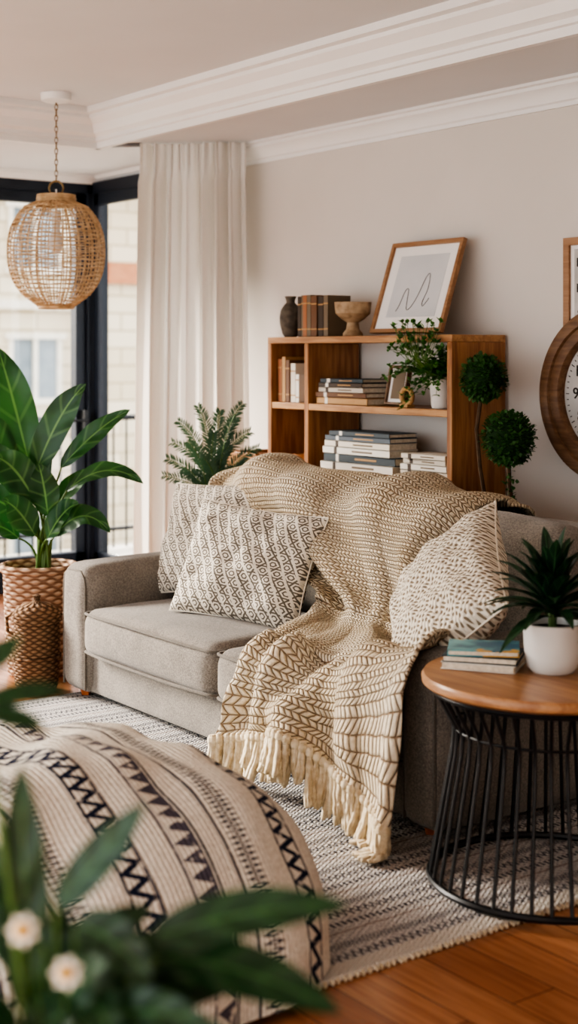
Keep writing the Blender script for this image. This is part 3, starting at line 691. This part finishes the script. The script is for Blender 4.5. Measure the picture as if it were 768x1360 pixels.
# fern
o=V((-5.49,3.60,0)); b=MB(); b.lathe([(0,0),(.09,0),(.1,.3),(.12,.66),(.125,.68),(.112,.68),(.108,.64),(0,.64)],o,0); b.lathe([(0,.65),(.11,.65)],o,3)
tips=[(-.21,.92),(-.16,1.09),(-.07,1.16),(.03,1.14),(.13,1.17),(.16,1.04),(.07,.98),(-.23,.84),(-.11,1.0),(.0,1.04),(.1,1.1),(-.04,.93),(.15,.9),(-.14,.86),(.2,.97),(-.19,.99)]
for i,(tx,h2) in enumerate(tips):
    s=lp(o,U(-.03,.03),0,.65); e=lp(o,tx,U(-.12,.08),h2); mdl=V((s.x,s.y,s.z+(e.z-s.z)*.75)); NN=38; pts=[s*(1-t)**2+mdl*2*t*(1-t)+e*t*t for t in[k/NN for k in range(NN+1)]]
    b.tube(pts,.002,2,4)
    for k in range(6,NN+1):
        p=pts[k]; tg=(pts[k]-pts[k-1]).normalized(); sd=tg.cross(FV).normalized(); ll=.042*math.sin(math.pi*(k-3)/(NN+2))**.7+.008
        for g in(-1,1):
            d=(sd*g+tg*U(.7,1.1)+FV*U(-.3,.3)).normalized()*ll*U(.8,1.1); b.leaf(p,p+d*.5+V((0,0,.003)),p+d,.0038,1,3,up=FV*-1+V((0,0,.3)))
b.obj('potted_fern',[cream_m,leaf_fern,stem_m,soil],origin=o)
b=MB(); b.bb(-5.78,-5.53,3.86,3.885,0,.93); b.bb(-5.78,-5.53,4.10,4.125,0,.93); b.bb(-5.78,-5.755,3.885,4.10,0,.93); b.bb(-5.555,-5.53,3.885,4.10,0,.93); b.bb(-5.755,-5.555,3.885,4.1,.02,.05); b.obj('wooden_planter_box',wood_shelf_v,bevel=.003)
# ---------------------------------------------------------------- foreground plant on stand
o=V((-.24*.591-1.5*.806,-.24*.806+1.5*.591,0)); b=MB()
b.lathe([(0,.42),(.07,.42),(.1,.6),(.104,.62),(.094,.62),(.09,.6),(0,.6)],o,0); b.lathe([(0,.601),(.09,.601)],o,4)
F=[((-.035,.70),(-.045,.965),.027,0,.02),((-.004,.82),(.09,.93),.021,0,0),((.09,.785),(.30,.822),.026,.02,0),((.10,.765),(.295,.70),.028,.025,.02),((.02,.81),(.10,.765),.026,.02,-.05),
 ((-.02,.78),(-.10,.90),.02,0,.02),((.03,.72),(.16,.745),.024,.02,-.1),((0,.72),(.06,.80),.024,.01,-.08),((-.04,.7),(-.1,.78),.024,.01,-.1),((.02,.70),(.1,.69),.024,.02,-.16),((-.02,.68),(-.02,.75),.026,0,-.14),
 ((.03,.75),(.07,.72),.024,.02,-.1),((-.05,.72),(-.11,.71),.026,.02,-.1),((.05,.7),(.2,.69),.026,.02,-.05),((-.085,1.03),(.005,1.035),.013,.008,.05),((-.09,1.06),(-.05,1.095),.015,.0,.05),((-.08,1.02),(-.02,1.0),.012,.006,.03),((.0,.69),(-.05,.70),.028,.02,-.12),
 ((-.03,.74),(-.09,.84),.024,0,.03),((.0,.71),(.12,.715),.026,.01,.0),((-.03,.69),(.03,.74),.028,.01,-.05),((-.06,.69),(-.1,.74),.028,.01,-.05),((.0,.68),(.08,.675),.028,.01,-.1),((.02,.76),(.09,.80),.02,.01,.05),((.0,.73),(.15,.77),.026,.01,.04),((.0,.70),(.20,.725),.03,.01,.05),((-.03,.72),(.0,.80),.024,.0,.05),((.0,.74),(.11,.74),.03,.01,.06),((-.02,.72),(.05,.78),.03,.01,.07)]
for (bx,bh),(tx,h2),w,ar,dp in F:
    s=lp(o,bx*.3,0,.6); p=lp(o,bx,dp*.4,bh); e=lp(o,tx,dp,h2); b.tube([s,(s+p)/2+V((0,0,.02)),p],.003,2,5)
    b.leaf(p,(p+e)/2+V((0,0,ar)),e,w,1,12,.2,up=(FV*-.8+V((U(-.2,.2),U(-.2,.2),.6))),shape=.7,wave=.05)
for (x,h) in((-.028,.82),(.016,.777)):
    c=lp(o,x,-.06,h); b.tube([lp(o,0,0,.6),(lp(o,0,0,.6)+c)/2,c],.002,2,5)
    n_=(FV*-1+V((0,0,.5))).normalized(); r_=n_.cross(V((0,0,1))).normalized(); u_=r_.cross(n_)
    for k in range(7):
        an=k*.8976; d=r_*math.cos(an)+u_*math.sin(an); b.leaf(c,c+d*.009+n_*.003,c+d*.017,.006,3,5,up=n_)
    b.lathe([(max(.0005,.007*math.sin(math.pi*k/6)),-.007*math.cos(math.pi*k/6)) for k in range(7)],c+n_*.006,5,10)
b.obj('flowering_plant',[white_cer,leaf_fg,stem_m,petal,soil,yellow],origin=o)
b=MB(); b.lathe([(0,.39),(.16,.39),(.165,.395),(.165,.415),(0,.415)],o,0)
for k in range(3):
    an=k*2.094; d=V((math.cos(an),math.sin(an),0)); b.tube([o+d*.11+V((0,0,.4)),o+d*.16+V((0,0,.002))],.014,0,8)
b.obj('plant_stand',[wood_top],origin=o)
# ---------------------------------------------------------------- lights, world, camera
w=bpy.data.worlds.new('World'); bpy.context.scene.world=w; w.use_nodes=True; bg=w.node_tree.nodes['Background']; bg.inputs[0].default_value=(.94,.97,1,1); bg.inputs[1].default_value=1.3
s=bpy.data.lights.new('sun','SUN'); s.energy=7.5; s.angle=math.radians(22); s.color=(1,.93,.84); so=bpy.data.objects.new('sun_light',s); bpy.context.scene.collection.objects.link(so)
so.rotation_euler=V((.80,.42,-.40)).to_track_quat('-Z','Y').to_euler(); so.location=(-12,-3,6)
cam=bpy.data.cameras.new('camera'); co=bpy.data.objects.new('camera',cam); bpy.context.scene.collection.objects.link(co); bpy.context.scene.camera=co
co.location=(0,0,1.4); co.rotation_euler=(math.pi/2,0,math.radians(53.75)); cam.lens=50.3; cam.sensor_width=36; cam.shift_y=-210/1360
cam.clip_start=.05; cam.dof.use_dof=True; cam.dof.focus_distance=4.9; cam.dof.aperture_fstop=2.2
sc=bpy.context.scene; sc.view_settings.view_transform='AgX'; sc.view_settings.look='AgX - High Contrast'; sc.view_settings.exposure=1.22
